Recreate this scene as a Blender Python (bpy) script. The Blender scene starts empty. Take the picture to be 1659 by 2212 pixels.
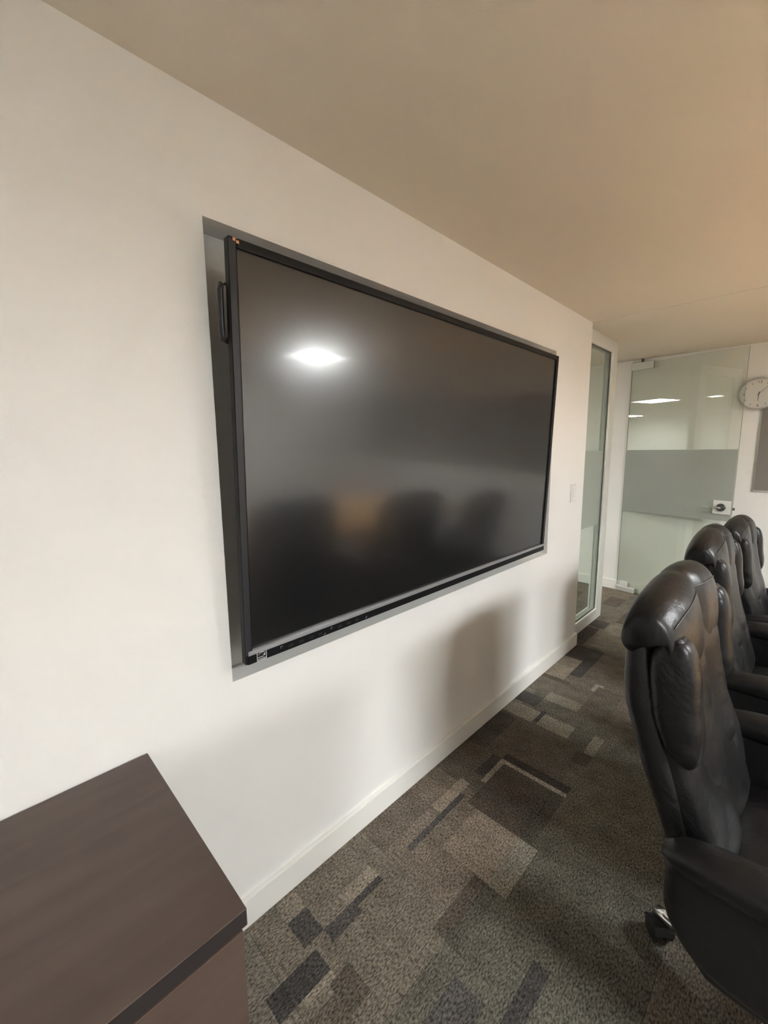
import bpy, bmesh, math, random
from mathutils import Vector, Matrix

scene = bpy.context.scene
C = scene.collection
PI = math.pi

# ------------------------------------------------------------------ camera
FPX = 907.55
cam_d = bpy.data.cameras.new('camera')
cam = bpy.data.objects.new('camera', cam_d)
C.objects.link(cam)
yaw, pit, roll = 0.787299, -0.143875, -0.0096885
fw = Vector((math.sin(yaw) * math.cos(pit), math.cos(yaw) * math.cos(pit), math.sin(pit)))
rt = Vector((math.cos(yaw), -math.sin(yaw), 0))
up = rt.cross(fw)
r2 = math.cos(roll) * rt + math.sin(roll) * up
u2 = -math.sin(roll) * rt + math.cos(roll) * up
M = Matrix((r2, u2, -fw)).transposed().to_4x4()
M.translation = Vector((0, -1.1677, 1.5429))
cam.matrix_world = M
cam_d.sensor_fit = 'HORIZONTAL'
cam_d.sensor_width = 36.0
cam_d.lens = 36.0 * FPX / 1659.0
cam_d.clip_start = 0.02
scene.camera = cam

# ------------------------------------------------------------------ world, exposure
w = bpy.data.worlds.new('world')
scene.world = w
w.use_nodes = True
w.node_tree.nodes['Background'].inputs[0].default_value = (0.6, 0.6, 0.58, 1)
w.node_tree.nodes['Background'].inputs[1].default_value = 0.05
scene.view_settings.view_transform = 'Standard'
scene.view_settings.look = 'None'
scene.view_settings.gamma = 1.0
scene.view_settings.use_curve_mapping = False
scene.view_settings.exposure = 0.31
scene.cycles.sample_clamp_indirect = 0.0      # keep the true brightness of mirrored lamps

LAMP = 116.0           # radiance of the ceiling panels
LAMP_COL = (0.945, 0.99, 1.01)
H = 2.44              # ceiling height
XW = 3.31             # end of the wall that carries the display
XF = 5.01             # far wall
YR = -4.7             # right wall


# ------------------------------------------------------------------ materials
def new_mat(name):
    m = bpy.data.materials.new(name)
    m.use_nodes = True
    nt = m.node_tree
    return m, nt, nt.nodes['Principled BSDF']


def mat(name, col, rough=0.5, metal=0.0, spec=0.5, bump=0.0, bscale=200.0, var=0.0, coat=0.0, emit=None, estr=0.0, detail=3.0):
    m, nt, b = new_mat(name)
    b.inputs['Base Color'].default_value = (*col, 1)
    b.inputs['Roughness'].default_value = rough
    b.inputs['Metallic'].default_value = metal
    b.inputs['Specular IOR Level'].default_value = spec
    if coat:
        b.inputs['Coat Weight'].default_value = coat
        b.inputs['Coat Roughness'].default_value = 0.04
    if emit:
        b.inputs['Emission Color'].default_value = (*emit, 1)
        b.inputs['Emission Strength'].default_value = estr
    if bump or var:
        tc = nt.nodes.new('ShaderNodeTexCoord')
        no = nt.nodes.new('ShaderNodeTexNoise')
        no.inputs['Scale'].default_value = bscale
        no.inputs['Detail'].default_value = detail
        nt.links.new(tc.outputs['Object'], no.inputs['Vector'])
        if bump:
            bu = nt.nodes.new('ShaderNodeBump')
            bu.inputs['Strength'].default_value = bump
            bu.inputs['Distance'].default_value = 0.002
            nt.links.new(no.outputs['Fac'], bu.inputs['Height'])
            nt.links.new(bu.outputs['Normal'], b.inputs['Normal'])
        if var:
            mx = nt.nodes.new('ShaderNodeMix')
            mx.data_type = 'RGBA'
            mx.inputs[6].default_value = (*[c * (1 - var) for c in col], 1)
            mx.inputs[7].default_value = (*[min(1, c * (1 + var)) for c in col], 1)
            nt.links.new(no.outputs['Fac'], mx.inputs[0])
            nt.links.new(mx.outputs[2], b.inputs['Base Color'])
    return m


def carpet_mat():
    m, nt, b = new_mat('carpet')
    b.inputs['Roughness'].default_value = 0.95
    b.inputs['Specular IOR Level'].default_value = 0.1
    at = nt.nodes.new('ShaderNodeAttribute')
    at.attribute_name = 'tone'
    tc = nt.nodes.new('ShaderNodeTexCoord')
    mp = nt.nodes.new('ShaderNodeMapping')
    mp.inputs['Scale'].default_value = (0.45, 1.0, 1.0)
    nt.links.new(tc.outputs['Object'], mp.inputs['Vector'])
    n1 = nt.nodes.new('ShaderNodeTexNoise')
    n1.inputs['Scale'].default_value = 210.0
    n1.inputs['Detail'].default_value = 2.0
    nt.links.new(mp.outputs['Vector'], n1.inputs['Vector'])
    n2 = nt.nodes.new('ShaderNodeTexNoise')
    n2.inputs['Scale'].default_value = 14.0
    n2.inputs['Detail'].default_value = 3.0
    nt.links.new(tc.outputs['Object'], n2.inputs['Vector'])
    r1 = nt.nodes.new('ShaderNodeMapRange')
    r1.inputs[1].default_value = 0.32
    r1.inputs[2].default_value = 0.68
    r1.inputs[3].default_value = 0.35
    r1.inputs[4].default_value = 1.72
    nt.links.new(n1.outputs['Fac'], r1.inputs[0])
    r2_ = nt.nodes.new('ShaderNodeMapRange')
    r2_.inputs[1].default_value = 0.3
    r2_.inputs[2].default_value = 0.7
    r2_.inputs[3].default_value = 0.82
    r2_.inputs[4].default_value = 1.18
    nt.links.new(n2.outputs['Fac'], r2_.inputs[0])
    mu = nt.nodes.new('ShaderNodeMath')
    mu.operation = 'MULTIPLY'
    nt.links.new(r1.outputs[0], mu.inputs[0])
    nt.links.new(r2_.outputs[0], mu.inputs[1])
    vm = nt.nodes.new('ShaderNodeVectorMath')
    vm.operation = 'SCALE'
    nt.links.new(at.outputs['Color'], vm.inputs[0])
    nt.links.new(mu.outputs[0], vm.inputs['Scale'])
    nt.links.new(vm.outputs[0], b.inputs['Base Color'])
    bu = nt.nodes.new('ShaderNodeBump')
    bu.inputs['Strength'].default_value = 0.6
    bu.inputs['Distance'].default_value = 0.003
    nt.links.new(n1.outputs['Fac'], bu.inputs['Height'])
    nt.links.new(bu.outputs['Normal'], b.inputs['Normal'])
    return m


def wood_mat(name, c1, c2, rough, axis=(1.0, 12.0, 12.0), scale=3.0, coat=0.0):
    m, nt, b = new_mat(name)
    b.inputs['Roughness'].default_value = rough
    b.inputs['Coat Weight'].default_value = coat
    tc = nt.nodes.new('ShaderNodeTexCoord')
    mp = nt.nodes.new('ShaderNodeMapping')
    mp.inputs['Scale'].default_value = axis
    nt.links.new(tc.outputs['Object'], mp.inputs['Vector'])
    n1 = nt.nodes.new('ShaderNodeTexNoise')
    n1.inputs['Scale'].default_value = scale
    n1.inputs['Detail'].default_value = 6.0
    n1.inputs['Distortion'].default_value = 0.6
    nt.links.new(mp.outputs['Vector'], n1.inputs['Vector'])
    cr = nt.nodes.new('ShaderNodeValToRGB')
    cr.color_ramp.elements[0].position = 0.35
    cr.color_ramp.elements[0].color = (*c1, 1)
    cr.color_ramp.elements[1].position = 0.68
    cr.color_ramp.elements[1].color = (*c2, 1)
    nt.links.new(n1.outputs['Fac'], cr.inputs[0])
    nt.links.new(cr.outputs[0], b.inputs['Base Color'])
    return m


def glass_mat(name, tint, film=None, film_mix=0.0, gloss=1.0):
    m = bpy.data.materials.new(name)
    m.use_nodes = True
    nt = m.node_tree
    nt.nodes.clear()
    out = nt.nodes.new('ShaderNodeOutputMaterial')
    tr = nt.nodes.new('ShaderNodeBsdfTransparent')
    tr.inputs[0].default_value = (*tint, 1)
    base = tr.outputs[0]
    if film:
        di = nt.nodes.new('ShaderNodeBsdfDiffuse')
        di.inputs[0].default_value = (*film, 1)
        tl = nt.nodes.new('ShaderNodeBsdfTranslucent')
        tl.inputs[0].default_value = (*film, 1)
        m1 = nt.nodes.new('ShaderNodeMixShader')
        m1.inputs[0].default_value = 0.35
        nt.links.new(di.outputs[0], m1.inputs[1])
        nt.links.new(tl.outputs[0], m1.inputs[2])
        m2 = nt.nodes.new('ShaderNodeMixShader')
        m2.inputs[0].default_value = film_mix
        nt.links.new(base, m2.inputs[1])
        nt.links.new(m1.outputs[0], m2.inputs[2])
        base = m2.outputs[0]
    gl = nt.nodes.new('ShaderNodeBsdfGlossy')
    gl.inputs['Roughness'].default_value = 0.0 if not film else 0.06
    fr = nt.nodes.new('ShaderNodeFresnel')
    fr.inputs['IOR'].default_value = 1.5
    ge = nt.nodes.new('ShaderNodeNewGeometry')     # same reflectance on both faces of the sheet
    ir = nt.nodes.new('ShaderNodeMapRange')
    ir.inputs[3].default_value = 1.5
    ir.inputs[4].default_value = 1 / 1.5
    nt.links.new(ge.outputs['Backfacing'], ir.inputs[0])
    nt.links.new(ir.outputs[0], fr.inputs['IOR'])
    ml = nt.nodes.new('ShaderNodeMath')
    ml.operation = 'MULTIPLY'
    ml.inputs[1].default_value = gloss
    nt.links.new(fr.outputs[0], ml.inputs[0])
    mx = nt.nodes.new('ShaderNodeMixShader')
    nt.links.new(ml.outputs[0], mx.inputs[0])
    nt.links.new(base, mx.inputs[1])
    nt.links.new(gl.outputs[0], mx.inputs[2])
    nt.links.new(mx.outputs[0], out.inputs[0])
    return m


WALL = mat('wall_paint', (0.80, 0.785, 0.758), 0.6, spec=0.25, bump=0.12, bscale=350)
CEIL = mat('ceiling_paint', (0.76, 0.70, 0.60), 0.9, spec=0.1, bump=0.15, bscale=260)
TRIM = mat('trim_paint', (0.80, 0.79, 0.75), 0.32, spec=0.5, bump=0.03, bscale=60)
FRAME = mat('partition_frame_paint', (0.66, 0.66, 0.62), 0.3, spec=0.5, bump=0.02, bscale=80)
BEAD = mat('glazing_bead', (0.80, 0.80, 0.77), 0.25)
GASKET = mat('dark_gasket', (0.22, 0.23, 0.21), 0.5)
RECESS = mat('recess_shade_paint', (0.58, 0.57, 0.545), 0.7, spec=0.2, bump=0.1, bscale=300)  # darker than the wall paint: part of the recess's shade is in this colour
CARPET = carpet_mat()
BEZEL = mat('black_anodised_bezel', (0.008, 0.008, 0.009), 0.40, spec=0.22, bump=0.05, bscale=900)
BEZEL_SIDE = mat('grey_bezel_edge', (0.030, 0.030, 0.033), 0.38, spec=0.3, bump=0.03, bscale=900)
SILVER = mat('grey_trim_strip', (0.36, 0.36, 0.37), 0.35, metal=0.3, bump=0.05, bscale=900)
PLASTIC = mat('black_plastic', (0.014, 0.014, 0.016), 0.4, bump=0.03, bscale=500)
def screen_mat():
    """anti-glare glass: a fresnel reflection scattered over a narrow, a medium and a wide lobe."""
    m = bpy.data.materials.new('matte_screen_glass')
    m.use_nodes = True
    nt = m.node_tree
    nt.nodes.clear()
    out = nt.nodes.new('ShaderNodeOutputMaterial')
    di = nt.nodes.new('ShaderNodeBsdfDiffuse')
    di.inputs[0].default_value = (0.006, 0.006, 0.007, 1)
    acc = None
    tot = 0.0
    for r, wgt in ((0.05, 0.07), (0.15, 0.23), (0.23, 0.42), (0.34, 0.28)):
        g = nt.nodes.new('ShaderNodeBsdfGlossy')
        g.inputs['Roughness'].default_value = r
        tot += wgt
        if acc is None:
            acc = g.outputs[0]
            continue
        mm = nt.nodes.new('ShaderNodeMixShader')
        mm.inputs[0].default_value = wgt / tot
        nt.links.new(acc, mm.inputs[1])
        nt.links.new(g.outputs[0], mm.inputs[2])
        acc = mm.outputs[0]
    fr = nt.nodes.new('ShaderNodeFresnel')
    fr.inputs['IOR'].default_value = 2.15
    mx = nt.nodes.new('ShaderNodeMixShader')
    nt.links.new(fr.outputs[0], mx.inputs[0])
    nt.links.new(di.outputs[0], mx.inputs[1])
    nt.links.new(acc, mx.inputs[2])
    nt.links.new(mx.outputs[0], out.inputs[0])
    return m


SCREEN = screen_mat()
STICKER_W = mat('sticker_white', (0.62, 0.63, 0.63), 0.5, var=0.05)
STICKER_K = mat('sticker_black', (0.015, 0.015, 0.017), 0.4, var=0.05)
STICKER_O = mat('sticker_orange', (0.70, 0.30, 0.13), 0.5, var=0.3, bscale=300)
MARK = mat('port_marking', (0.42, 0.42, 0.43), 0.5, var=0.05)
WALNUT = wood_mat('dark_walnut_laminate', (0.064, 0.041, 0.033), (0.084, 0.056, 0.045), 0.34, (1.2, 9.0, 9.0), 2.2)
WALNUT_EDGE = mat('dark_edge_banding', (0.020, 0.016, 0.016), 0.35, bump=0.05, bscale=200)
HONEY = wood_mat('honey_maple_veneer', (0.64, 0.34, 0.12), (0.78, 0.46, 0.19), 0.3, (1.0, 10.0, 10.0), 2.0, 0.3)
WHITEP = mat('white_plastic', (0.72, 0.72, 0.69), 0.35, var=0.02)
CHROME = mat('polished_chrome', (0.80, 0.80, 0.79), 0.12, metal=1.0, var=0.03, bscale=30)
SATIN = mat('satin_aluminium', (0.66, 0.66, 0.63), 0.32, metal=0.55, bump=0.02, bscale=400)
DARKMETAL = mat('dark_chrome', (0.16, 0.17, 0.17), 0.2, metal=1.0, var=0.05)
RUBBER = mat('caster_rubber', (0.012, 0.012, 0.012), 0.5, bump=0.1, bscale=300)
BOARDM = mat('grey_panel_surface', (0.195, 0.18, 0.165), 0.5, bump=0.05, bscale=200)
BOARDF = mat('grey_panel_edge', (0.50, 0.48, 0.45), 0.5, var=0.03)
CLOCKF = mat('clock_face', (0.60, 0.585, 0.55), 0.6, var=0.02)
CLOCKR = mat('clock_rim', (0.50, 0.50, 0.48), 0.35, metal=0.3, var=0.03)
INK = mat('clock_ink', (0.03, 0.03, 0.03), 0.6, var=0.05)
DIFF = mat('lamp_diffuser', (0.9, 0.9, 0.88), 0.6, emit=LAMP_COL, estr=LAMP)
DIFF2 = mat('lamp_diffuser_corridor', (0.9, 0.9, 0.88), 0.6, emit=(0.97, 1.0, 0.95), estr=88.0)
GLASS = glass_mat('clear_glass', (0.90, 0.935, 0.905))
GLASS_D = glass_mat('door_glass', (0.955, 0.975, 0.95), gloss=2.0)
FILM = glass_mat('frosted_film', (0.92, 0.94, 0.92), film=(0.52, 0.54, 0.50), film_mix=0.62, gloss=0.6)


def leather_mat():
    m, nt, b = new_mat('black_bonded_leather')
    b.inputs['Base Color'].default_value = (0.007, 0.0067, 0.007, 1)
    b.inputs['Roughness'].default_value = 0.36
    b.inputs['Specular IOR Level'].default_value = 0.32
    tc = nt.nodes.new('ShaderNodeTexCoord')
    n1 = nt.nodes.new('ShaderNodeTexNoise')
    n1.inputs['Scale'].default_value = 7.0
    n1.inputs['Detail'].default_value = 3.0
    n1.inputs['Distortion'].default_value = 1.5
    vo = nt.nodes.new('ShaderNodeTexVoronoi')
    vo.inputs['Scale'].default_value = 420.0
    nt.links.new(tc.outputs['Object'], n1.inputs['Vector'])
    nt.links.new(tc.outputs['Object'], vo.inputs['Vector'])
    b1 = nt.nodes.new('ShaderNodeBump')
    b1.inputs['Strength'].default_value = 0.28
    b1.inputs['Distance'].default_value = 0.02
    b2 = nt.nodes.new('ShaderNodeBump')
    b2.inputs['Strength'].default_value = 0.25
    b2.inputs['Distance'].default_value = 0.0006
    nt.links.new(n1.outputs['Fac'], b1.inputs['Height'])
    nt.links.new(vo.outputs['Distance'], b2.inputs['Height'])
    nt.links.new(b1.outputs['Normal'], b2.inputs['Normal'])
    nt.links.new(b2.outputs['Normal'], b.inputs['Normal'])
    rr = nt.nodes.new('ShaderNodeMapRange')
    rr.inputs[3].default_value = 0.29
    rr.inputs[4].default_value = 0.44
    nt.links.new(n1.outputs['Fac'], rr.inputs[0])
    nt.links.new(rr.outputs[0], b.inputs['Roughness'])
    return m


LEATHER = leather_mat()
PIPING = mat('seam_piping', (0.045, 0.040, 0.038), 0.35, var=0.05)


# ------------------------------------------------------------------ mesh helpers
def add_box(bm, x0, x1, y0, y1, z0, z1, bev=0.0, seg=2):
    vs = [bm.verts.new((x, y, z)) for x in (x0, x1) for y in (y0, y1) for z in (z0, z1)]
    q = [(0, 1, 3, 2), (4, 6, 7, 5), (0, 4, 5, 1), (2, 3, 7, 6), (0, 2, 6, 4), (1, 5, 7, 3)]
    fs = [bm.faces.new([vs[i] for i in f]) for f in q]
    if bev:
        es = list({e for f in fs for e in f.edges})
        bmesh.ops.bevel(bm, geom=es, offset=bev, segments=seg, affect='EDGES', profile=0.5)
    return bm


def add_cyl(bm, c, axis, r0, r1, length, seg=24, bev=0.0):
    a = Vector(axis).normalized()
    rot = Vector((0, 0, 1)).rotation_difference(a).to_matrix().to_4x4()
    mt = Matrix.Translation(Vector(c) + a * length / 2) @ rot
    r = bmesh.ops.create_cone(bm, cap_ends=True, segments=seg, radius1=r0, radius2=r1, depth=length, matrix=mt)
    if bev:
        vs = set(r['verts'])
        es = [e for e in bm.edges if e.verts[0] in vs and e.verts[1] in vs and
              any(len(f.verts) > 4 for f in e.link_faces)]
        bmesh.ops.bevel(bm, geom=es, offset=bev, segments=3, affect='EDGES', profile=0.5)


def loft(bm, rings, cap=True):
    rows = [[bm.verts.new(p) for p in r] for r in rings]
    n = len(rows[0])
    for a, b in zip(rows, rows[1:]):
        for i in range(n):
            bm.faces.new((a[i], a[(i + 1) % n], b[(i + 1) % n], b[i]))
    if cap:
        bm.faces.new(list(reversed(rows[0])))
        bm.faces.new(rows[-1])


def tube(bm, pts, rad, seg=12, closed=False, sq=(1, 1)):
    """tube along pts with per-point radius; sq scales the section along (local x, other)."""
    P = [Vector(p) for p in pts]
    n = len(P)
    rows = []
    for i in range(n):
        if closed:
            t = (P[(i + 1) % n] - P[i - 1]).normalized()
        else:
            t = (P[min(i + 1, n - 1)] - P[max(i - 1, 0)]).normalized()
        sx = Vector((1, 0, 0)) if abs(t.x) < 0.9 else Vector((0, 0, 1))
        u = (sx - t * sx.dot(t)).normalized()
        v = t.cross(u)
        r = rad[i] if isinstance(rad, (list, tuple)) else rad
        rows.append([bm.verts.new(P[i] + u * r * sq[0] * math.cos(a) + v * r * sq[1] * math.sin(a))
                     for a in [2 * PI * k / seg for k in range(seg)]])
    m = n if closed else n - 1
    for i in range(m):
        a, b = rows[i], rows[(i + 1) % n]
        for k in range(seg):
            bm.faces.new((a[k], a[(k + 1) % seg], b[(k + 1) % seg], b[k]))
    if not closed:
        bm.faces.new(list(reversed(rows[0])))
        bm.faces.new(rows[-1])


def obj(name, bm, m, parent=None, smooth=False):
    bmesh.ops.recalc_face_normals(bm, faces=bm.faces[:])
    me = bpy.data.meshes.new(name)
    bm.to_mesh(me)
    bm.free()
    me.materials.append(m)
    if smooth:
        for p in me.polygons:
            p.use_smooth = True
    o = bpy.data.objects.new(name, me)
    C.objects.link(o)
    if parent:
        o.parent = parent
    return o


def box(name, m, b, parent=None, bev=0.0, smooth=False):
    bm = bmesh.new()
    add_box(bm, *b, bev=bev)
    return obj(name, bm, m, parent, smooth)


def thing(name, label, cat, loc=(0, 0, 0), rotz=0.0, group=None):
    o = bpy.data.objects.new(name, None)
    o.empty_display_size = 0.1
    C.objects.link(o)
    o.location = loc
    o.rotation_euler = (0, 0, rotz)
    o['label'] = label
    o['category'] = cat
    if group:
        o['group'] = group
    return o


def struct(o):
    o['kind'] = 'structure'
    return o


# ------------------------------------------------------------------ setting: walls
RX0, RX1, RZ0, RZ1, RD = 0.5146, 2.7175, 0.853, 2.152, 0.09
bm = bmesh.new()
WT = 0.125
add_box(bm, -1.6, RX0, 0, WT, 0, H)
add_box(bm, RX1, XW, 0, WT, 0, H)
add_box(bm, RX0, RX1, 0, WT, 0, RZ0)
add_box(bm, RX0, RX1, 0, WT, RZ1, H)
wl = obj('wall_left', bm, WALL)
struct(wl)
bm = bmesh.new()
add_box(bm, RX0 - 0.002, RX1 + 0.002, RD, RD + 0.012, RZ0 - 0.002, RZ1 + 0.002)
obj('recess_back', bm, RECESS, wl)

struct(box('wall_far', WALL, (XF, XF + 0.12, YR - 0.12, 7.0, 0, H)))
struct(box('wall_right', WALL, (-1.72, XF, YR - 0.12, YR, 0, H)))
struct(box('wall_rear', WALL, (-1.72, -1.6, YR, WT, 0, H)))
struct(box('wall_corridor_side', WALL, (-3.1, XF + 0.12, 7.0, 7.12, 0, H)))
struct(box('wall_corridor_end', WALL, (-3.1, -3.0, WT, 7.0, 0, H)))

# ceiling: two plasterboard fields that meet at a fine joint above the end of the wall
bm = bmesh.new()
add_box(bm, -3.1, XW + 0.004, YR - 0.12, 7.12, H, H + 0.1)
add_box(bm, XW + 0.0095, XF + 0.12, YR - 0.12, 7.12, H, H + 0.1)
add_box(bm, XW - 0.02, XW + 0.03, YR - 0.12, 7.12, H + 0.02, H + 0.1)
struct(obj('ceiling', bm, CEIL))


# baseboards
def baseboard(name, x0, x1, y0, y1, side):
    bm = bmesh.new()
    add_box(bm, x0, x1, y0, y1, 0, 0.1, bev=0.002, seg=2)
    return struct(obj(name, bm, TRIM))


baseboard('baseboard_left', 0.255, XW + 0.006, -0.018, 0.0, 'y')
baseboard('baseboard_far', XF - 0.013, XF, YR, 6.9, 'x')
baseboard('baseboard_right', -1.6, XF - 0.013, YR, YR + 0.013, 'y')

# ------------------------------------------------------------------ setting: floor of carpet tiles
floor = struct(box('floor', CARPET, (-3.1, XF + 0.12, YR - 0.12, 7.12, -0.1, -0.006)))
ca = floor.data.color_attributes.new('tone', 'FLOAT_COLOR', 'CORNER')
for d in ca.data:
    d.color = (0.10, 0.088, 0.072, 1)

RECTS = [  # darker and paler blocks printed in the carpet: x0, y0, x1, y1, tone
    (0.60, -0.20, 0.675, -0.11, 0.42), (0.45, -0.30, 0.625, -0.225, 0.34), (0.775, -0.20, 0.925, -0.15, 1.35),
    (0.80, -0.235, 0.935, -0.195, 0.42), (0.675, -0.245, 0.80, -0.20, 0.5), (0.525, -0.33, 0.63, -0.30, 1.25),
    (0.60, -0.425, 0.685, -0.335, 0.62), (0.60, -0.11, 0.675, -0.03, 1.2), (0.86, -0.775, 1.07, -0.715, 0.40),
    (0.93, -0.54, 1.21, -0.45, 0.66), (0.72, -0.68, 0.88, -0.575, 0.6), (1.1875, -0.5625, 1.43, -0.30, 1.25),
    (1.30, -0.20, 1.525, -0.15, 1.4), (1.225, -0.235, 1.46, -0.195, 0.45), (1.075, -0.235, 1.225, -0.19, 0.5),
    (1.775, -0.13, 2.13, 0.0, 0.52), (2.30, -0.15, 2.42, 0.0, 0.42), (2.155, -0.19, 2.28, 0.0, 1.2),
    (2.17, -0.23, 2.29, -0.195, 0.38), (2.15, -0.40, 2.275, -0.23, 1.3), (2.10, -0.555, 2.28, -0.495, 1.3),
    (1.99, -0.545, 2.09, -0.48, 0.62), (1.43, -0.545, 1.75, -0.25, 0.62), (1.75, -0.5475, 1.7775, -0.2425, 1.75),
    (1.5675, -0.255, 1.7775, -0.225, 1.6), (1.78, -0.5475, 1.83, -0.225, 0.35), (1.605, -0.225, 1.7775, -0.18, 0.42),
    (3.08, -0.225, 3.33, 0.0, 0.48), (2.835, -0.22, 3.165, -0.14, 0.40), (3.365, -0.28, 3.60, -0.04, 1.05),
    (3.35, -0.04, 3.755, 0.07, 0.5), (3.77, -0.08, 3.96, 0.09, 0.6), (2.72, -0.3675, 2.82, -0.33, 1.5),
    (2.735, -0.14, 3.08, 0.0, 1.25), (2.53, -0.49, 2.80, -0.35, 0.72), (2.67, -0.20, 2.7125, 0.0, 0.62),
    (0.15, -0.62, 0.42, -0.50, 0.6), (0.42, -0.50, 0.60, -0.36, 0.8), (0.3, -0.9, 0.62, -0.72, 1.15),
    (2.42, -0.35, 2.53, -0.15, 1.12), (1.0, -0.15, 1.3, 0.0, 0.85), (4.0, -0.3, 4.35, -0.1, 0.62),
    (4.4, 0.0, 4.7, 0.15, 0.7), (3.7, -0.5, 4.2, -0.35, 1.2), (4.45, -0.45, 4.8, -0.2, 0.8),
]
rng = random.Random(11)
TS, N = 0.5, 20
rand_rects = []
for _ in range(150):
    x, y = rng.uniform(-1, 5), rng.uniform(-4.5, 1.5)
    if 0.4 < x < 3.2 and -1.0 < y < 0.2:
        if rng.random() < 0.75:
            continue
        tone = rng.choice((0.82, 0.88, 1.1))
    else:
        tone = rng.choice((0.5, 0.6, 0.75, 1.2, 1.3))
    wd, ht = rng.choice(((0.3, 0.1), (0.2, 0.15), (0.1, 0.3), (0.4, 0.12), (0.12, 0.12)))
    rand_rects.append((x, y, x + wd, y + ht, tone))


def tile(ix, iy):
    x0, y0 = ix * TS, iy * TS
    bm = bmesh.new()
    g = 0.0005
    xs = [min(max(i * TS / N, g), TS - g) for i in range(N + 1)]
    x1lim = XF - x0
    if x1lim < TS:
        xs = [min(v, x1lim - 0.001) for v in xs if v - TS / N < x1lim]
    lay = bm.loops.layers.float_color.new('tone')
    hue = rng.choice(((1.0, 0.86, 0.68), (0.97, 0.89, 0.71), (1.02, 0.84, 0.66), (0.98, 0.87, 0.72)))
    base = rng.choice((0.80, 0.9, 1.0, 1.08, 0.94))
    rows = [[bm.verts.new((a, min(max(j * TS / N, g), TS - g), 0)) for j in range(N + 1)] for a in xs]
    for i in range(len(xs) - 1):
        for j in range(N):
            cx, cy = x0 + (xs[i] + xs[i + 1]) / 2, y0 + (j + 0.5) * TS / N
            t, hh = base, hue
            for r in rand_rects:
                if r[0] < cx < r[2] and r[1] < cy < r[3]:
                    t = r[4]
            for r in RECTS:
                if r[0] - 0.001 < cx < r[2] + 0.001 and r[1] - 0.001 < cy < r[3] + 0.001:
                    t = r[4] * (1.22 if r[4] > 1.1 else 1.0) + (0.07 if r[4] < 0.6 else 0)
                    if t < 0.62:
                        hh = (0.95, 0.86, 0.80)
            f = bm.faces.new((rows[i][j], rows[i + 1][j], rows[i + 1][j + 1], rows[i][j + 1]))
            col = tuple(0.146 * t * h for h in hh) + (1,)
            for l in f.loops:
                l[lay] = col
    be = [e for e in bm.edges if e.is_boundary]
    r = bmesh.ops.extrude_edge_only(bm, edges=be)
    for v in [q for q in r['geom'] if isinstance(q, bmesh.types.BMVert)]:
        v.co.z = -0.0055
    o = obj('carpet_tile', bm, CARPET, floor)
    o.location = (x0, y0, 0)


for ix in range(-1, 11):
    for iy in range(-7, 3):
        if iy >= 0 and ix < 6:
            continue
        tile(ix, iy)

# ------------------------------------------------------------------ setting: glass side panel and doorway beside the wall
YP = 0.09
sp = bmesh.new()
fr0, fr1 = XW + 0.012, 4.09
FW = 0.11
add_box(sp, fr1 - FW, fr1, YP - 0.035, YP + 0.045, 0, H, bev=0.002)
add_box(sp, fr0, fr0 + 0.09, YP - 0.035 + 0.0, YP + 0.045, 0, H, bev=0.002)
add_box(sp, fr0 + 0.09, fr1 - FW, YP - 0.035, YP + 0.045, H - 0.082, H, bev=0.002)
add_box(sp, fr0 + 0.09, fr1 - FW, YP - 0.035, YP + 0.045, 0, 0.085, bev=0.002)
win = obj('window_1', sp, FRAME)
struct(win)
gx0, gx1, gz0, gz1 = fr0 + 0.09, fr1 - FW, 0.085, H - 0.082
bm = bmesh.new()
for yy in (YP - 0.034, YP + 0.030):
    add_box(bm, gx1 - 0.014, gx1 - 0.0005, yy, yy + 0.012, gz0, gz1)
    add_box(bm, gx0 + 0.0005, gx0 + 0.014, yy, yy + 0.012, gz0, gz1)
    add_box(bm, gx0 + 0.014, gx1 - 0.014, yy, yy + 0.012, gz1 - 0.014, gz1 - 0.0005)
    add_box(bm, gx0 + 0.014, gx1 - 0.014, yy, yy + 0.012, gz0 + 0.0005, gz0 + 0.014)
obj('glazing_bead', bm, BEAD, win)
bm = bmesh.new()
for (a, b_, c, d) in ((gx1 - 0.02, gx1, gz0, gz1), (gx0, gx0 + 0.02, gz0, gz1),
                      (gx0 + 0.02, gx1 - 0.02, gz1 - 0.02, gz1), (gx0 + 0.02, gx1 - 0.02, gz0, gz0 + 0.02)):
    add_box(bm, a, b_, YP - 0.012, YP - 0.0062, c, d)
obj('gasket', bm, GASKET, win)
box('glass_pane', GLASS, (gx0, gx1, YP - 0.006, YP + 0.006, gz0, gz1), win)
box('frosted_band', FILM, (gx0 + 0.02, gx1 - 0.02, YP - 0.0078, YP - 0.0066, 0.887, 1.529), win)

# glass door, swung open against the far wall
ANG = math.radians(11.0)
door = bpy.data.objects.new('door_1', None)
C.objects.link(door)
door['kind'] = 'structure'
door.location = (4.985, 0.105, 0)
door.rotation_euler = (0, 0, -PI / 2 - ANG)       # local +x runs from the hinge to the handle side
DS0, DS1, DZ0, DZ1 = -0.075, 0.872, 0.012, 2.395
GY = 0.006
box('glass_pane', GLASS_D, (DS0, DS1, -GY, GY, DZ0, DZ1), door, bev=0.001)
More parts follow.
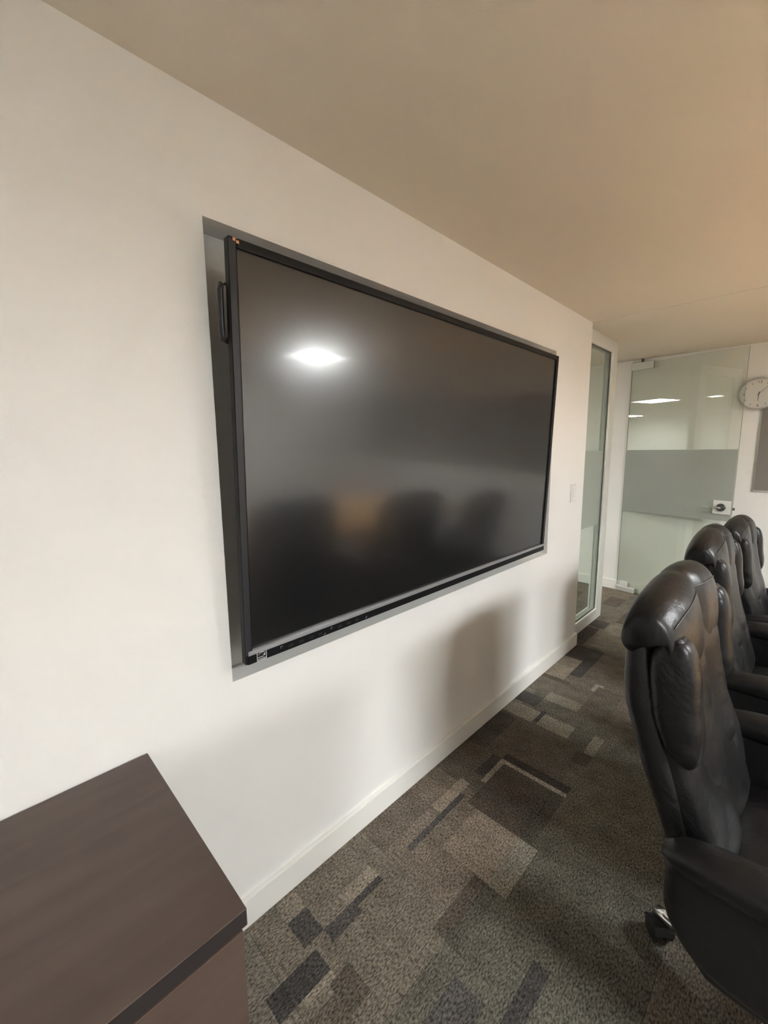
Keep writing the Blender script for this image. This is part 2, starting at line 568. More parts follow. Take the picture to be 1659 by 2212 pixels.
# the ground green edges of the pane
bm = bmesh.new()
add_box(bm, DS0 - 0.0012, DS0 - 0.0002, -GY, GY, DZ0, DZ1)
add_box(bm, DS1 + 0.0002, DS1 + 0.0012, -GY, GY, DZ0, DZ1)
obj('glass_edge', bm, mat('glass_edge', (0.22, 0.25, 0.21), 0.3, var=0.05), door)
bm = bmesh.new()
add_box(bm, DS0 + 0.002, DS1 - 0.002, -GY - 0.0016, -GY - 0.0006, 0.887, 1.529)
obj('frosted_band', bm, FILM, door)
for nm, z0, z1, s0, s1 in (('top_hinge_patch', 2.335, 2.405, -0.078, 0.13), ('bottom_hinge_patch', 0.004, 0.058, -0.078, 0.115)):
    bm = bmesh.new()
    add_box(bm, s0, s1, GY + 0.001, GY + 0.014, z0, z1, bev=0.0015)
    add_box(bm, s0, s1, -GY - 0.014, -GY - 0.001, z0, z1, bev=0.0015)
    add_box(bm, s0 - 0.002, s0 + 0.0, -GY - 0.014, GY + 0.014, z0, z1)
    hp = obj(nm, bm, SATIN, door)
    bm = bmesh.new()
    add_cyl(bm, (0.02, 0, z1 if z0 > 1 else 0.001), (0, 0, 1), 0.012, 0.012, 0.034 if z0 > 1 else 0.003, 16)
    obj('pivot', bm, DARKMETAL, hp)
box('pivot_cover', FRAME, (-0.035, 0.04, -GY - 0.010, -GY - 0.002, 0.062, 0.115), door, bev=0.001)
# lock: square plate, dark rose, lever pointing back to the hinge
lp = bmesh.new()
add_box(lp, 0.735, 0.865, GY + 0.0002, GY + 0.016, 0.948, 1.072, bev=0.002)
add_box(lp, 0.735, 0.865, -GY - 0.016, -GY - 0.0018, 0.948, 1.072, bev=0.002)
lock = obj('lock_plate', lp, WHITEP, door)
bm = bmesh.new()
add_cyl(bm, (0.795, -GY - 0.016, 1.01), (0, -1, 0), 0.036, 0.034, 0.012, 32, bev=0.002)
obj('rose', bm, DARKMETAL, lock, smooth=False)
bm = bmesh.new()
tube(bm, [(0.795, -GY - 0.024, 1.01), (0.795, -GY - 0.05, 1.01), (0.785, -GY - 0.062, 1.01), (0.76, -GY - 0.066, 1.01),
          (0.70, -GY - 0.064, 1.009), (0.665, -GY - 0.060, 1.008)], [0.011, 0.010, 0.0105, 0.010, 0.009, 0.007], 14)
obj('lever', bm, CHROME, lock, smooth=True)
bm = bmesh.new()
add_box(bm, DS1 + 0.0015, DS1 + 0.018, -0.005, 0.005, 0.99, 1.012, bev=0.001)
obj('latch_bolt', bm, DARKMETAL, lock)

# ------------------------------------------------------------------ wall display
TV = thing('wall_display', 'large black flat-panel display leaning forward out of the recess in the white wall', 'display',
           (0.535, -0.06, 0.921))
TV.rotation_euler = (0.0362, 0, 0)
W_, HT = 1.99, 1.158
bz = 0.020
bm = bmesh.new()          # front frame ring: a rounded outer edge and an inner lip around the screen
add_box(bm, -0.004, bz, -0.0, 0.026, 0.0, HT, bev=0.004, seg=3)
add_box(bm, W_ - bz - 0.006, W_, 0, 0.026, 0.0, HT, bev=0.004, seg=3)
add_box(bm, bz, W_ - bz - 0.006, 0, 0.026, HT - 0.024, HT, bev=0.004, seg=3)
fr = obj('front_frame', bm, BEZEL, TV)
box('frame_edge_strip', BEZEL_SIDE, (-0.003, 0.0145, -0.0012, 0.0, 0.03, HT - 0.006), TV)
box('bottom_bar', BEZEL, (0.002, W_ - 0.001, -0.002, 0.026, 0.0, 0.030), TV, bev=0.002)
box('trim_strip', SILVER, (0.004, W_ - 0.001, -0.004, 0.02, 0.0285, 0.0415), TV, bev=0.001)
box('screen', SCREEN, (bz - 0.002, W_ - bz - 0.004, 0.008, 0.012, 0.040, HT - 0.022), TV)
bm = bmesh.new()
add_box(bm, 0.022, W_ - 0.022, 0.0255, 0.074, 0.025, HT - 0.025, bev=0.014, seg=3)
add_box(bm, 0.35, W_ - 0.35, 0.073, 0.088, 0.18, HT - 0.30, bev=0.003)
obj('rear_housing', bm, PLASTIC, TV)
for sx in (0, 1):
    bm = bmesh.new()
    x = -0.004 if sx == 0 else W_
    d = -0.010 if sx == 0 else 0.010
    pts = [(x + 0.01 * (1 if sx == 0 else -1), 0.036, 0.912), (x + d * 0.7, 0.036, 0.916), (x + d, 0.036, 0.93), (x + d, 0.036, 0.96),
           (x + d, 0.036, 1.01), (x + d, 0.036, 1.035), (x + d * 0.7, 0.036, 1.05), (x + 0.01 * (1 if sx == 0 else -1), 0.036, 1.055)]
    tube(bm, pts, 0.0075, 12, sq=(1.0, 1.5))
    obj('carry_handle', bm, PLASTIC, TV, smooth=True)
# wall mount rails behind
bm = bmesh.new()
add_box(bm, 0.6, 1.4, 0.0885, 0.094, 0.35, 0.43)
add_box(bm, 0.6, 1.4, 0.0885, 0.094, 0.62, 0.70)
obj('mount_bracket', bm, PLASTIC, TV)
# energy label: white outline, black picture field with an arc and a star, grey caption strip
st = box('energy_sticker', STICKER_K, (0.030, 0.062, -0.0030, -0.0021, 0.0005, 0.0335), TV)
bm = bmesh.new()
yy0, yy1 = -0.0037, -0.0031
for b4 in ((0.030, 0.0315, 0.0005, 0.0335), (0.0605, 0.062, 0.0005, 0.0335), (0.0315, 0.0605, 0.0320, 0.0335), (0.0315, 0.0605, 0.0005, 0.0016)):
    add_box(bm, b4[0], b4[1], yy0, yy1, b4[2], b4[3])
obj('sticker_border', bm, STICKER_W, st)
bm = bmesh.new()
arc = []
for k in range(13):
    a = math.radians(160 - 135 * k / 12)
    arc.append((0.047 + 0.0125 * math.cos(a), -0.0036, 0.0175 + 0.0105 * math.sin(a)))
tube(bm, arc, [0.0003 + 0.0006 * math.sin(PI * k / 12) for k in range(13)], 6)
obj('sticker_arc', bm, STICKER_W, st)
bm = bmesh.new()
cx_, cz_ = 0.0545, 0.0185
sv = []
for k in range(10):
    a = PI / 2 + k * PI / 5
    r = 0.0042 if k % 2 == 0 else 0.0019
    sv.append((cx_ + r * math.cos(a), cz_ + r * math.sin(a)))
f0 = [bm.verts.new((p[0], yy0, p[1])) for p in sv]
f1 = [bm.verts.new((p[0], yy1, p[1])) for p in sv]
bm.faces.new(f0)
for k in range(10):
    bm.faces.new((f0[k], f1[k], f1[(k + 1) % 10], f0[(k + 1) % 10]))
add_box(bm, 0.0335, 0.052, yy0, yy1, 0.0128, 0.0142)
obj('sticker_star', bm, STICKER_W, st)
box('sticker_caption', MARK, (0.0325, 0.0595, yy0, yy1, 0.0022, 0.0088), st)


def text_obj(name, s, size, m, parent, M4, extrude=0.0003, align='CENTER'):
    cu = bpy.data.curves.new(name, 'FONT')
    cu.body = s
    cu.size = size
    cu.extrude = extrude
    cu.align_x = align
    cu.align_y = 'CENTER'
    to = bpy.data.objects.new(name, cu)
    C.objects.link(to)
    dg = bpy.context.evaluated_depsgraph_get()
    me = bpy.data.meshes.new_from_object(to.evaluated_get(dg))
    bpy.data.objects.remove(to)
    bpy.data.curves.remove(cu)
    me.transform(M4)
    me.materials.clear()
    me.materials.append(m)
    o = bpy.data.objects.new(name, me)
    C.objects.link(o)
    o.parent = parent
    return o


TVM = Matrix.Translation((0.046, -0.0039, 0.0055)) @ Matrix.Rotation(PI / 2, 4, 'X')
text_obj('sticker_lettering', 'ENERGY STAR', 0.0045, STICKER_K, st, TVM, 0.0002)
bm = bmesh.new()
for (x, z, sx, sz) in ((0.112, 0.021, 1, -1), (0.285, 0.006, -1, 1), (0.309, 0.021, 1, -1), (0.477, 0.008, -1, 1)):
    bm = bmesh.new()
    add_box(bm, min(x, x + 0.008 * sx), max(x, x + 0.008 * sx), -0.0028, -0.0021, z - 0.0006, z + 0.0006)
    add_box(bm, x - 0.0006, x + 0.0006, -0.0028, -0.0021, min(z, z + 0.006 * sz), max(z, z + 0.006 * sz))
    obj('port_marking', bm, MARK, TV)
for x in (0.14, 0.18, 0.22, 0.255, 0.34, 0.38, 0.42):
    box('front_port', PLASTIC, (x, x + 0.018, -0.0027, -0.0021, 0.0085, 0.0175), TV, bev=0.0003)
bm = bmesh.new()
add_box(bm, 0.008, 0.0145, -0.0022, -0.0013, HT - 0.010, HT - 0.003)
add_box(bm, 0.017, 0.0245, -0.0016, -0.0004, HT - 0.014, HT - 0.007)
obj('corner_sticker', bm, STICKER_O, TV)

# ------------------------------------------------------------------ switch plate
sw = thing('switch_plate', 'white wall plate with small buttons beside the end of the wall, right of the display', 'switch', (3.108, 0, 1.23))
box('plate', WHITEP, (-0.047, 0.047, -0.007, 0, -0.065, 0.065), sw, bev=0.0015)
for k in range(4):
    z = 0.042 - k * 0.026
    box('button', TRIM, (-0.018, 0.026, -0.010, -0.0072, z - 0.009, z + 0.009), sw, bev=0.001)

# ------------------------------------------------------------------ clock on the far wall
ck = thing('wall_clock', 'round pale wall clock with thin black hands, partly behind the glass door edge', 'clock', (XF - 0.021, -0.832, 2.006))
ck.rotation_euler = (0, 0, -PI / 2)           # local x runs to the right in view, local -y faces the room
R0 = 0.135
bm = bmesh.new()
prof = [(R0, 0.0), (R0, 0.030), (R0 - 0.004, 0.036), (R0 - 0.010, 0.036), (R0 - 0.013, 0.028)]
rings = [[(r * math.cos(2 * PI * k / 48), -y, r * math.sin(2 * PI * k / 48)) for k in range(48)] for r, y in prof]
loft(bm, rings, cap=False)
obj('rim', bm, CLOCKR, ck, smooth=True)
bm = bmesh.new()
add_cyl(bm, (0, -0.001, 0), (0, -1, 0), R0 - 0.008, R0 - 0.008, 0.022, 48)
face = obj('dial', bm, CLOCKF, ck)
for h in range(12):
    if h % 3 == 0:
        continue
    bm = bmesh.new()
    a = PI / 2 - h * PI / 6
    p0 = Vector((math.cos(a), 0, math.sin(a)))
    n_ = Vector((-math.sin(a), 0, math.cos(a))) * 0.0016
    q = [p0 * 0.092 - n_, p0 * 0.108 - n_, p0 * 0.108 + n_, p0 * 0.092 + n_]
    vs = [bm.verts.new((v.x, -0.0245, v.z)) for v in q]
    vt = [bm.verts.new((v.x, -0.0232, v.z)) for v in q]
    bm.faces.new(vs)
    for k in range(4):
        bm.faces.new((vs[k], vt[k], vt[(k + 1) % 4], vs[(k + 1) % 4]))
    obj('hour_mark', bm, INK, face)
for s, a in (('12', 90), ('3', 0), ('6', -90), ('9', 180)):
    rr = 0.100
    m4 = Matrix.Translation((rr * math.cos(math.radians(a)), -0.0238, rr * math.sin(math.radians(a)))) @ Matrix.Rotation(PI / 2, 4, 'X')
    text_obj('numeral', s, 0.032, INK, face, m4, 0.0005)


def hand(name, ang, l, wd, y):
    bm = bmesh.new()
    d = Vector((math.cos(ang), 0, math.sin(ang)))
    n_ = Vector((-math.sin(ang), 0, math.cos(ang))) * wd
    q = [d * -0.016 - n_, d * l - n_ * 0.5, d * l + n_ * 0.5, d * -0.016 + n_]
    a_ = [bm.verts.new((v.x, y, v.z)) for v in q]
    b_ = [bm.verts.new((v.x, y + 0.001, v.z)) for v in q]
    bm.faces.new(a_)
    bm.faces.new(list(reversed(b_)))
    for k in range(4):
        bm.faces.new((a_[k], b_[k], b_[(k + 1) % 4], a_[(k + 1) % 4]))
    return obj(name, bm, INK, ck)


hand('hour_hand', math.radians(-93), 0.062, 0.0028, -0.0265)
hand('minute_hand', math.radians(47), 0.095, 0.0020, -0.029)

# ------------------------------------------------------------------ grey panel on the far wall
pn = thing('wall_panel', 'wide matte grey board on the far wall below the clock', 'board', (XF, -2.6, 1.64))
bm = bmesh.new()
add_box(bm, -0.018, 0.0, -1.74, 1.74, -0.487, 0.487, bev=0.004)
obj('backing', bm, BOARDF, pn)
box('surface', BOARDM, (-0.0195, -0.0182, -1.733, 1.733, -0.475, 0.480), pn)

# ------------------------------------------------------------------ credenza
cr = thing('credenza', 'dark walnut laminate credenza standing against the white wall in the lower left corner', 'cabinet', (-0.4, -0.28, 0))
tx = (-0.67, 0.67)
box('top', WALNUT, (tx[0], tx[1], -0.272, 0.275, 0.7235, 0.7576), cr, bev=0.0016)
box('top_edge_band', WALNUT_EDGE, (tx[0] + 0.002, tx[1] - 0.002, -0.2727, -0.2721, 0.7255, 0.7560), cr)
bm = bmesh.new()
add_box(bm, tx[0] + 0.010, tx[0] + 0.030, -0.250, 0.26, 0, 0.7225)
add_box(bm, tx[1] - 0.030, tx[1] - 0.008, -0.250, 0.26, 0, 0.7225)
add_box(bm, tx[0] + 0.030, tx[1] - 0.030, 0.24, 0.26, 0.0, 0.7225)
add_box(bm, tx[0] + 0.030, tx[1] - 0.030, -0.250, 0.24, 0.06, 0.08)
add_box(bm, tx[0] + 0.030, tx[1] - 0.030, -0.20, -0.185, 0.0, 0.06)
add_box(bm, tx[0] + 0.030, tx[1] - 0.030, -0.250, 0.24, 0.7105, 0.7225)
obj('carcass', bm, WALNUT, cr)
box('shadow_rail', SILVER, (tx[0] + 0.012, tx[1] - 0.010, -0.262, -0.252, 0.7185, 0.7225), cr)
for s0, s1, hx in ((tx[0] + 0.010, -0.002, -0.05), (0.002, tx[1] - 0.008, 0.05)):
    dr = box('door', WALNUT, (s0, s1, -0.270, -0.252, 0.065, 0.7165), cr, bev=0.001)
    bm = bmesh.new()
    tube(bm, [(hx, -0.270, 0.56), (hx, -0.296, 0.565), (hx, -0.300, 0.60), (hx, -0.300, 0.64), (hx, -0.296, 0.675), (hx, -0.270, 0.68)], 0.005, 10)
    obj('handle', bm, SATIN, dr, smooth=True)

# ------------------------------------------------------------------ conference table (out of frame, seen in the display's glass)
tb = thing('conference_table', 'long honey-coloured wooden table that the black leather chairs face', 'table', (2.65, -2.35, 0))
bm = bmesh.new()
outl = []
LX, LY = 1.70, 0.68
for k in range(64):
    a = 2 * PI * k / 64
    c_, s_ = math.cos(a), math.sin(a)
    outl.append((LX * math.copysign(abs(c_) ** 0.35, c_), LY * math.copysign(abs(s_) ** 0.5, s_)))
loft(bm, [[(x * s, y * s, z) for x, y in outl] for s, z in ((0.985, 0.715), (0.998, 0.722), (1.0, 0.74), (0.996, 0.75))])
obj('tabletop', bm, HONEY, tb)
for sx in (-1.0, 1.0):
    bm = bmesh.new()
    add_box(bm, sx - 0.35, sx + 0.35, -0.22, 0.22, 0.05, 0.714, bev=0.01)
    add_box(bm, sx - 0.40, sx + 0.40, -0.27, 0.27, 0.0, 0.05, bev=0.005)
    obj('pedestal', bm, HONEY, tb)


# ------------------------------------------------------------------ ceiling lights
def ceiling_light(x, y, s, m, label, rim=0.014, group=None):
    t = thing('ceiling_light', label, 'light', (x, y, H), 0, group)
    hs = s / 2
    bm = bmesh.new()
    for b6 in ((-hs, hs, -hs, -hs + 0.018), (-hs, hs, hs - 0.018, hs), (-hs, -hs + 0.018, -hs + 0.018, hs - 0.018), (hs - 0.018, hs, -hs + 0.018, hs - 0.018)):
        add_box(bm, *b6, -rim, 0.0)  # unseen rim, made deeper on the room lights to shade the upper wall
    obj('frame', bm, TRIM, t)
    box('diffuser', m, (-hs + 0.018, hs - 0.018, -hs + 0.018, hs - 0.018, -0.007, -0.001), t)
    return t


ceiling_light(2.97, -3.06, 0.60, DIFF, 'square ceiling panel light mirrored in the dark display', 0.06)
ceiling_light(0.35, -3.06, 0.60, DIFF, 'square ceiling panel light at the near end of the room, out of frame', 0.06)
ceiling_light(1.20, 2.52, 0.60, DIFF2, 'square corridor ceiling light mirrored as the long streak in the glass door')
ceiling_light(-1.75, 5.30, 0.60, DIFF2, 'distant corridor ceiling light mirrored as the short streak at the door hinge side')
ceiling_light(0.875, 1.68, 0.22, DIFF2, 'small square corridor ceiling light mirrored beside the clock in the glass door')
ceiling_light(4.1, 3.4, 0.60, DIFF2, 'square corridor ceiling light over the floor beyond the glass side panel')


# ------------------------------------------------------------------ chairs
def interp(tab, z):
    if z <= tab[0][0]:
        return tab[0][1]
    for (a, va), (b, vb) in zip(tab, tab[1:]):
        if z <= b:
            t = (z - a) / (b - a)
            t = t * t * (3 - 2 * t) if False else t
            return va + (vb - va) * t
    return tab[-1][1]


def pad(bm, z0, z1, yc, t, hw, chan=0.0, chw=0.035, n=56, rings=26, e=0.55, er=0.5, front=-1, ey=0.6):
    """upholstered pad: superelliptic sections stacked in z, ends rounded; a centre channel pinches the front."""
    rows = []
    for i in range(rings + 1):
        th = -PI / 2 + PI * i / rings
        u = math.sin(th)
        uu = math.copysign(abs(u) ** er, u)
        z = (z0 + z1) / 2 + uu * (z1 - z0) / 2
        k = abs(math.cos(th)) ** 0.5 if 0 < i < rings else 0.02
        kk = max(0.02, (1 - abs(uu) ** 3.2)) ** 0.45
        wd = (hw(z) if callable(hw) else hw)
        tt = (t(z) if callable(t) else t)
        row = []
        for j in range(n):
            a = 2 * PI * j / n
            ca_, sa_ = math.cos(a), math.sin(a)
            x = wd * (0.86 + 0.14 * kk) * math.copysign(abs(ca_) ** e, ca_) * (0.35 + 0.65 * kk if kk < 0.3 else 1 if kk > 0.6 else (0.545 + (kk - 0.3) / 0.3 * 0.455))
            y = tt * kk * math.copysign(abs(sa_) ** ey, sa_)
            if chan and sa_ * front > 0:
                y *= 1 - chan * math.exp(-(x / chw) ** 2)
                y *= 1.0 + 0.10 * math.cos(PI * min(1, abs(abs(x) - wd * 0.5) / (wd * 0.5)))
            row.append((x, (yc(z) if callable(yc) else yc) + y, z))
        rows.append(row)
    loft(bm, rows)


REAR = [(0.36, 0.215), (0.45, 0.225), (0.52, 0.235), (0.609, 0.253), (0.728, 0.291), (0.817, 0.328), (0.919, 0.352), (1.02, 0.362), (1.094, 0.361), (1.15, 0.345)]


def build_chair():
    t = thing('office_chair', '', 'chair')
    rear = lambda z: interp(REAR, z)
    bm = bmesh.new()
    pad(bm, 0.42, 1.095, lambda z: rear(z) - 0.039, 0.047, lambda z: interp([(0.4, 0.225), (0.55, 0.245), (0.8, 0.266), (1.1, 0.264)], z), rings=36, e=0.45, er=0.35)
    pad(bm, 0.55, 1.06, lambda z: rear(z) - 0.072, 0.046, 0.254, e=0.4, er=0.4)
    back = obj('backrest', bm, LEATHER, t, True)
    bm = bmesh.new()
    pad(bm, 0.70, 1.05, lambda z: rear(z) - 0.085, 0.046, 0.205, chan=0.22, rings=30, e=0.5, er=0.5)
    obj('back_cushion', bm, LEATHER, t, True)
    for sx in (-1, 1):                       # boxy side bolsters in front of the outer roll
        bm = bmesh.new()
        rows = []
        for i in range(31):
            th = -PI / 2 + PI * i / 30
            uu = math.copysign(abs(math.sin(th)) ** 0.6, math.sin(th))
            z = 0.935 + 0.130 * uu
            k = max(0.05, (1 - abs(uu) ** 4)) ** 0.42
            tt = interp([(0.80, 0.034), (0.88, 0.042), (1.0, 0.044), (1.09, 0.040)], z) * k
            puck = 1 + 0.035 * math.sin(z * 130 + sx) * (1 if z < 0.93 else 0.4)
            rows.append([(sx * (0.232 + 0.041 * (0.4 + 0.6 * k) * puck * math.copysign(abs(math.cos(a)) ** 0.62, math.cos(a))),
                          rear(z) - 0.101 + tt * math.copysign(abs(math.sin(a)) ** 0.62, math.sin(a)), z) for a in [2 * PI * q / 32 for q in range(32)]])
        loft(bm, rows)
        obj('side_bolster', bm, LEATHER, t, True)
    # headrest: two plump lobes wrapping over the top and front of the back
    bm = bmesh.new()
    sec = [(0.440, 1.064), (0.453, 1.090), (0.446, 1.126), (0.420, 1.156), (0.378, 1.169), (0.336, 1.160), (0.300, 1.132), (0.278, 1.085),
           (0.266, 1.020), (0.268, 0.955), (0.285, 0.915), (0.310, 0.905), (0.328, 0.950), (0.340, 1.010), (0.365, 1.050), (0.405, 1.056)]
    sec = [(0.361 - (0.450 - a) * 0.68, b) for a, b in sec]
    K = len(sec)
    fine = []
    for i in range(K):
        p0, p1, p2, p3 = sec[i - 1], sec[i], sec[(i + 1) % K], sec[(i + 2) % K]
        for q in (0, 1 / 3, 2 / 3):
            fine.append(tuple(0.5 * ((2 * p1[c]) + (-p0[c] + p2[c]) * q + (2 * p0[c] - 5 * p1[c] + 4 * p2[c] - p3[c]) * q * q + (-p0[c] + 3 * p1[c] - 3 * p2[c] + p3[c]) * q ** 3) for c in (0, 1)))
    rows = []
    R_ = 48
    HW = 0.272
    for i in range(R_ + 1):
        v = -1 + 2 * i / R_
        x = HW * math.copysign(abs(v) ** 0.8, v)
        end = max(0.0, 1 - abs(x / HW) ** 5.5) ** 0.5
        lobe = math.exp(-(x / 0.026) ** 2)
        row = []
        for (y, z) in fine:
            cy, cz = 0.303, 1.05
            dy, dz = y - cy, z - cz
            k = 0.74 + 0.26 * end
            if dy < 0:
                dy *= 1 - 0.42 * lobe + 0.06 * math.cos(PI * (abs(x) / HW * 2 - 1))
            if dz > 0:
                dz = dz * (1 - 0.07 * lobe) - 0.030 * (x / HW) ** 2
            row.append((x * (1.0 if z > 1.09 else 1 - 0.24 * min(1, (1.09 - z) / 0.09) ** 1.2), cy + dy * k, cz + dz * k - 0.018))
        rows.append(row)
    loft(bm, rows)
    hd = obj('headrest', bm, LEATHER, t, True)
    bm = bmesh.new()
    pi_ = 18                                     # the seam line that runs over the top front of both lobes
    pts = [(r[pi_][0], r[pi_][1] - 0.0006, r[pi_][2] + 0.0006) for r in rows[3:-3]]
    tube(bm, pts, 0.0015, 6)
    obj('piping', bm, PIPING, hd, True)
    # lumbar cushion
    bm = bmesh.new()
    pad(bm, 0.50, 0.845, lambda z: interp([(0.50, 0.182), (0.60, 0.195), (0.70, 0.220), (0.78, 0.250), (0.845, 0.275)], z),
        lambda z: interp([(0.50, 0.058), (0.6, 0.060), (0.72, 0.052), (0.845, 0.036)], z), 0.214, chan=0.38, rings=26, e=0.5, er=0.6)
    lm = obj('lumbar_cushion', bm, LEATHER, t, True)
    bm = bmesh.new()
    tube(bm, [(-0.20 + 0.4 * k / 16, 0.243 - 0.006 * abs(math.sin(PI * k / 8)), 0.832 + 0.010 * abs(math.sin(PI * k / 8))) for k in range(17)], 0.0028, 6)
    obj('piping', bm, PIPING, lm, True)
    # seat: waterfall cushion on a padded pan
    bm = bmesh.new()
    rows = []
    for i in range(29):
        v = -1 + 2 * i / 28
        y = -0.085 + 0.27 * v
        k = max(0.0, 1 - abs(v) ** 5) ** 0.4
        row = []
        for j in range(44):
            a = 2 * PI * j / 44
            ca_, sa_ = math.cos(a), math.sin(a)
            x = 0.262 * (0.82 + 0.18 * k) * math.copysign(abs(ca_) ** 0.5, ca_)
            z = 0.072 * (0.2 + 0.8 * k) * math.copysign(abs(sa_) ** 0.7, sa_)
            if sa_ > 0:
                z *= 1 - 0.22 * math.exp(-(x / 0.03) ** 2) + 0.06 * math.cos(3.2 * v)
            row.append((x, y, 0.478 + z - (0.03 * max(0, -v - 0.5) ** 1.2) * 1.5))
        rows.append(row)
    loft(bm, rows)
    seat = obj('seat', bm, LEATHER, t, True)
    bm = bmesh.new()
    rows = []
    for i in range(17):
        v = -1 + 2 * i / 16
        k = max(0.0, 1 - abs(v) ** 6) ** 0.4
        rows.append([(0.268 * (0.9 + 0.1 * k) * math.copysign(abs(math.cos(a)) ** 0.5, math.cos(a)), -0.075 + 0.265 * v,
                      0.392 + 0.052 * (0.3 + 0.7 * k) * math.copysign(abs(math.sin(a)) ** 0.6, math.sin(a))) for a in [2 * PI * j / 36 for j in range(36)]])
    loft(bm, rows)
    obj('seat_pan', bm, LEATHER, t, True)
    # upholstered arms: a closed padded side panel under a soft arm pad
    for sx in (-1, 1):
        X = 0.296 * sx
        bm = bmesh.new()
        key = [(0.234, 0.60), (0.222, 0.652), (0.10, 0.664), (-0.10, 0.668), (-0.28, 0.656), (-0.33, 0.60), (-0.32, 0.505),
               (-0.26, 0.452), (-0.08, 0.438), (0.09, 0.441), (0.175, 0.458), (0.226, 0.52)]
        K = len(key)
        pts = []
        for i in range(K):
            p0, p1, p2, p3 = key[i - 1], key[i], key[(i + 1) % K], key[(i + 2) % K]
            for q in (0, 0.25, 0.5, 0.75):
                pts.append(tuple(0.5 * ((2 * p1[c]) + (-p0[c] + p2[c]) * q + (2 * p0[c] - 5 * p1[c] + 4 * p2[c] - p3[c]) * q * q + (-p0[c] + 3 * p1[c] - 3 * p2[c] + p3[c]) * q ** 3) for c in (0, 1)))
        cy, cz = -0.04, 0.555
        rows = []
        for i in range(13):
            th = -PI / 2 + PI * i / 12
            k = 0.80 + 0.20 * abs(math.cos(th)) ** 0.7
            rows.append([(X + 0.034 * math.copysign(abs(math.sin(th)) ** 0.7, math.sin(th)), cy + (y - cy) * k, cz + (z - cz) * k) for y, z in pts])
        loft(bm, rows)
        arm = obj('armrest', bm, LEATHER, t, True)
        bm = bmesh.new()
        rows = []
        for i in range(23):
            v = -1 + 2 * i / 22
            k = max(0.0, 1 - abs(v) ** 4) ** 0.45
            y = -0.048 + 0.290 * v
            rows.append([(X + 0.047 * (0.35 + 0.65 * k) * math.copysign(abs(math.cos(a)) ** 0.8, math.cos(a)), y,
                          0.666 - 0.016 * v * v + 0.036 * (0.2 + 0.8 * k) * math.copysign(abs(math.sin(a)) ** 0.8, math.sin(a))) for a in [2 * PI * j / 24 for j in range(24)]])
        loft(bm, rows)
        obj('arm_pad', bm, LEATHER, arm, True)
    # mechanism, column, base, casters
    bm = bmesh.new()
    add_box(bm, -0.09, 0.09, -0.16, 0.10, 0.300, 0.347, bev=0.008)
    tube(bm, [(0.08, 0.02, 0.325), (0.20, 0.03, 0.315), (0.235, 0.03, 0.312)], 0.006, 8)
    add_box(bm, -0.20, 0.20, -0.10, -0.07, 0.335, 0.352)
    add_box(bm, -0.20, 0.20, 0.07, 0.10, 0.335, 0.352)
    obj('tilt_mechanism', bm, PLASTIC, t)
    bm = bmesh.new()
    add_cyl(bm, (0, 0, 0.14), (0, 0, 1), 0.014, 0.014, 0.175, 20)
    add_cyl(bm, (0, 0, 0.10), (0, 0, 1), 0.026, 0.024, 0.12, 24)
    obj('gas_column', bm, PLASTIC, t)
    hub = bmesh.new()
    add_cyl(hub, (0, 0, 0.072), (0, 0, 1), 0.046, 0.036, 0.055, 28, bev=0.004)
    bs = obj('hub', hub, CHROME, t)
    for k in range(5):
        a = math.radians(68.5 + 72 * k)
        d = Vector((math.cos(a), math.sin(a), 0))
        nrm = Vector((-d.y, d.x, 0))
        bm = bmesh.new()
        rows = []
        for i in range(10):
            u = i / 9
            p = d * (0.03 + 0.295 * u)
            hwid = 0.027 * (1 - u) + 0.017 * u
            zt = 0.122 - 0.040 * u ** 1.4
            th_ = 0.042 * (1 - u) + 0.020 * u
            rows.append([tuple(p + nrm * (hwid * math.copysign(abs(math.cos(b)) ** 0.6, math.cos(b))) + Vector((0, 0, zt - th_ / 2 + th_ / 2 * math.copysign(abs(math.sin(b)) ** 0.7, math.sin(b)))))
                         for b in [2 * PI * j / 16 for j in range(16)]])
        loft(bm, rows)
        leg = obj('base_arm', bm, CHROME, t, True)
        c = d * 0.318
        ca2 = math.radians(68.5 + 72 * k + 60)
        ax = Vector((math.cos(ca2), math.sin(ca2), 0))
        off = Vector((-ax.y, ax.x, 0)) * 0.012
        bm = bmesh.new()
        add_cyl(bm, c + Vector((0, 0, 0.048)), (0, 0, 1), 0.006, 0.006, 0.03, 12)
        cc = c + off + Vector((0, 0, 0.029))
        for s in (-1, 1):
            add_cyl(bm, cc + ax * (0.006 if s > 0 else -0.028), ax, 0.028, 0.028, 0.022, 24, bev=0.004)
        add_cyl(bm, cc - ax * 0.01, ax, 0.012, 0.012, 0.02, 12)
        # hood over the twin wheels
        rows = []
        for i in range(9):
            th = math.radians(10 + 160 * i / 8)
            r0_, r1_ = 0.0295, 0.033
            e1 = Vector((-ax.y, ax.x, 0)) * math.cos(th) + Vector((0, 0, 1)) * math.sin(th)
            rows.append([cc + e1 * r0_ - ax * 0.026, cc + e1 * r1_ - ax * 0.026, cc + e1 * r1_ + ax * 0.026, cc + e1 * r0_ + ax * 0.026])
        loft(bm, rows)
        obj('caster', bm, RUBBER, leg)
    return t


def copy_tree(o, parent=None):
    c = o.copy()
    C.objects.link(c)
    if parent:
        c.parent = parent
    for ch in [q for q in CH[o.name]]:
        copy_tree(ch, c)
    return c


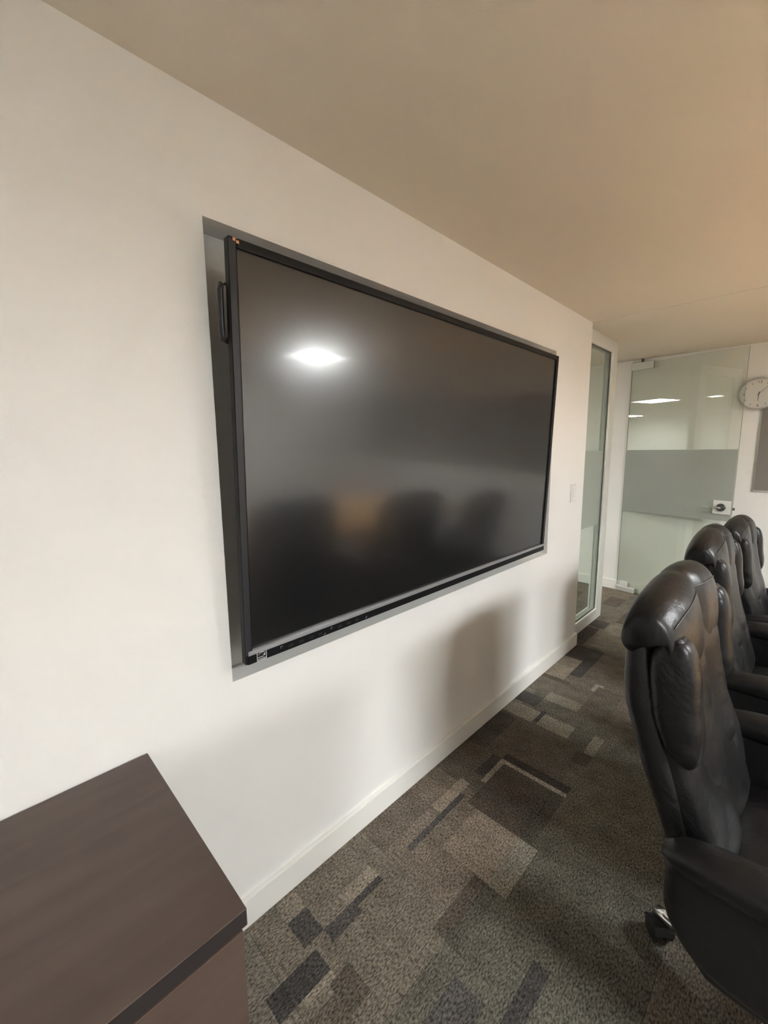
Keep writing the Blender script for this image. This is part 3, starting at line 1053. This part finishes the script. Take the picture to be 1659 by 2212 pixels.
chair = build_chair()
CH = {}
for o in bpy.data.objects:
    CH.setdefault(o.name, [])
    if o.parent:
        CH.setdefault(o.parent.name, []).append(o)
LOW = {'hub', 'base_arm', 'caster', 'gas_column'}
G = 'black leather chairs along the display side of the table'
specs = [
    (1.30, -1.288, 0.0, 0.0, 'nearest black leather office chair, largest at the right edge of the photo'),
    (2.28, -1.24, 1.0, -0.022, 'second black leather office chair, directly behind the nearest one'),
    (3.28, -1.25, -2.0, -0.09, 'farthest black leather office chair, only its headrest showing'),
]
for i, (x, y, rz, lift, lab) in enumerate(specs):
    c = chair if i == 0 else copy_tree(chair)
    c.location = (x, y, 0)
    c.rotation_euler = (0, 0, math.radians(rz))
    c.scale = (1.07, 1.07, 1.07)
    c['label'] = lab
    c['group'] = G
    if lift:
        for ch in list(bpy.data.objects):
            if ch.parent == c and ch.name.split('.')[0] not in LOW:
                ch.location.z += lift
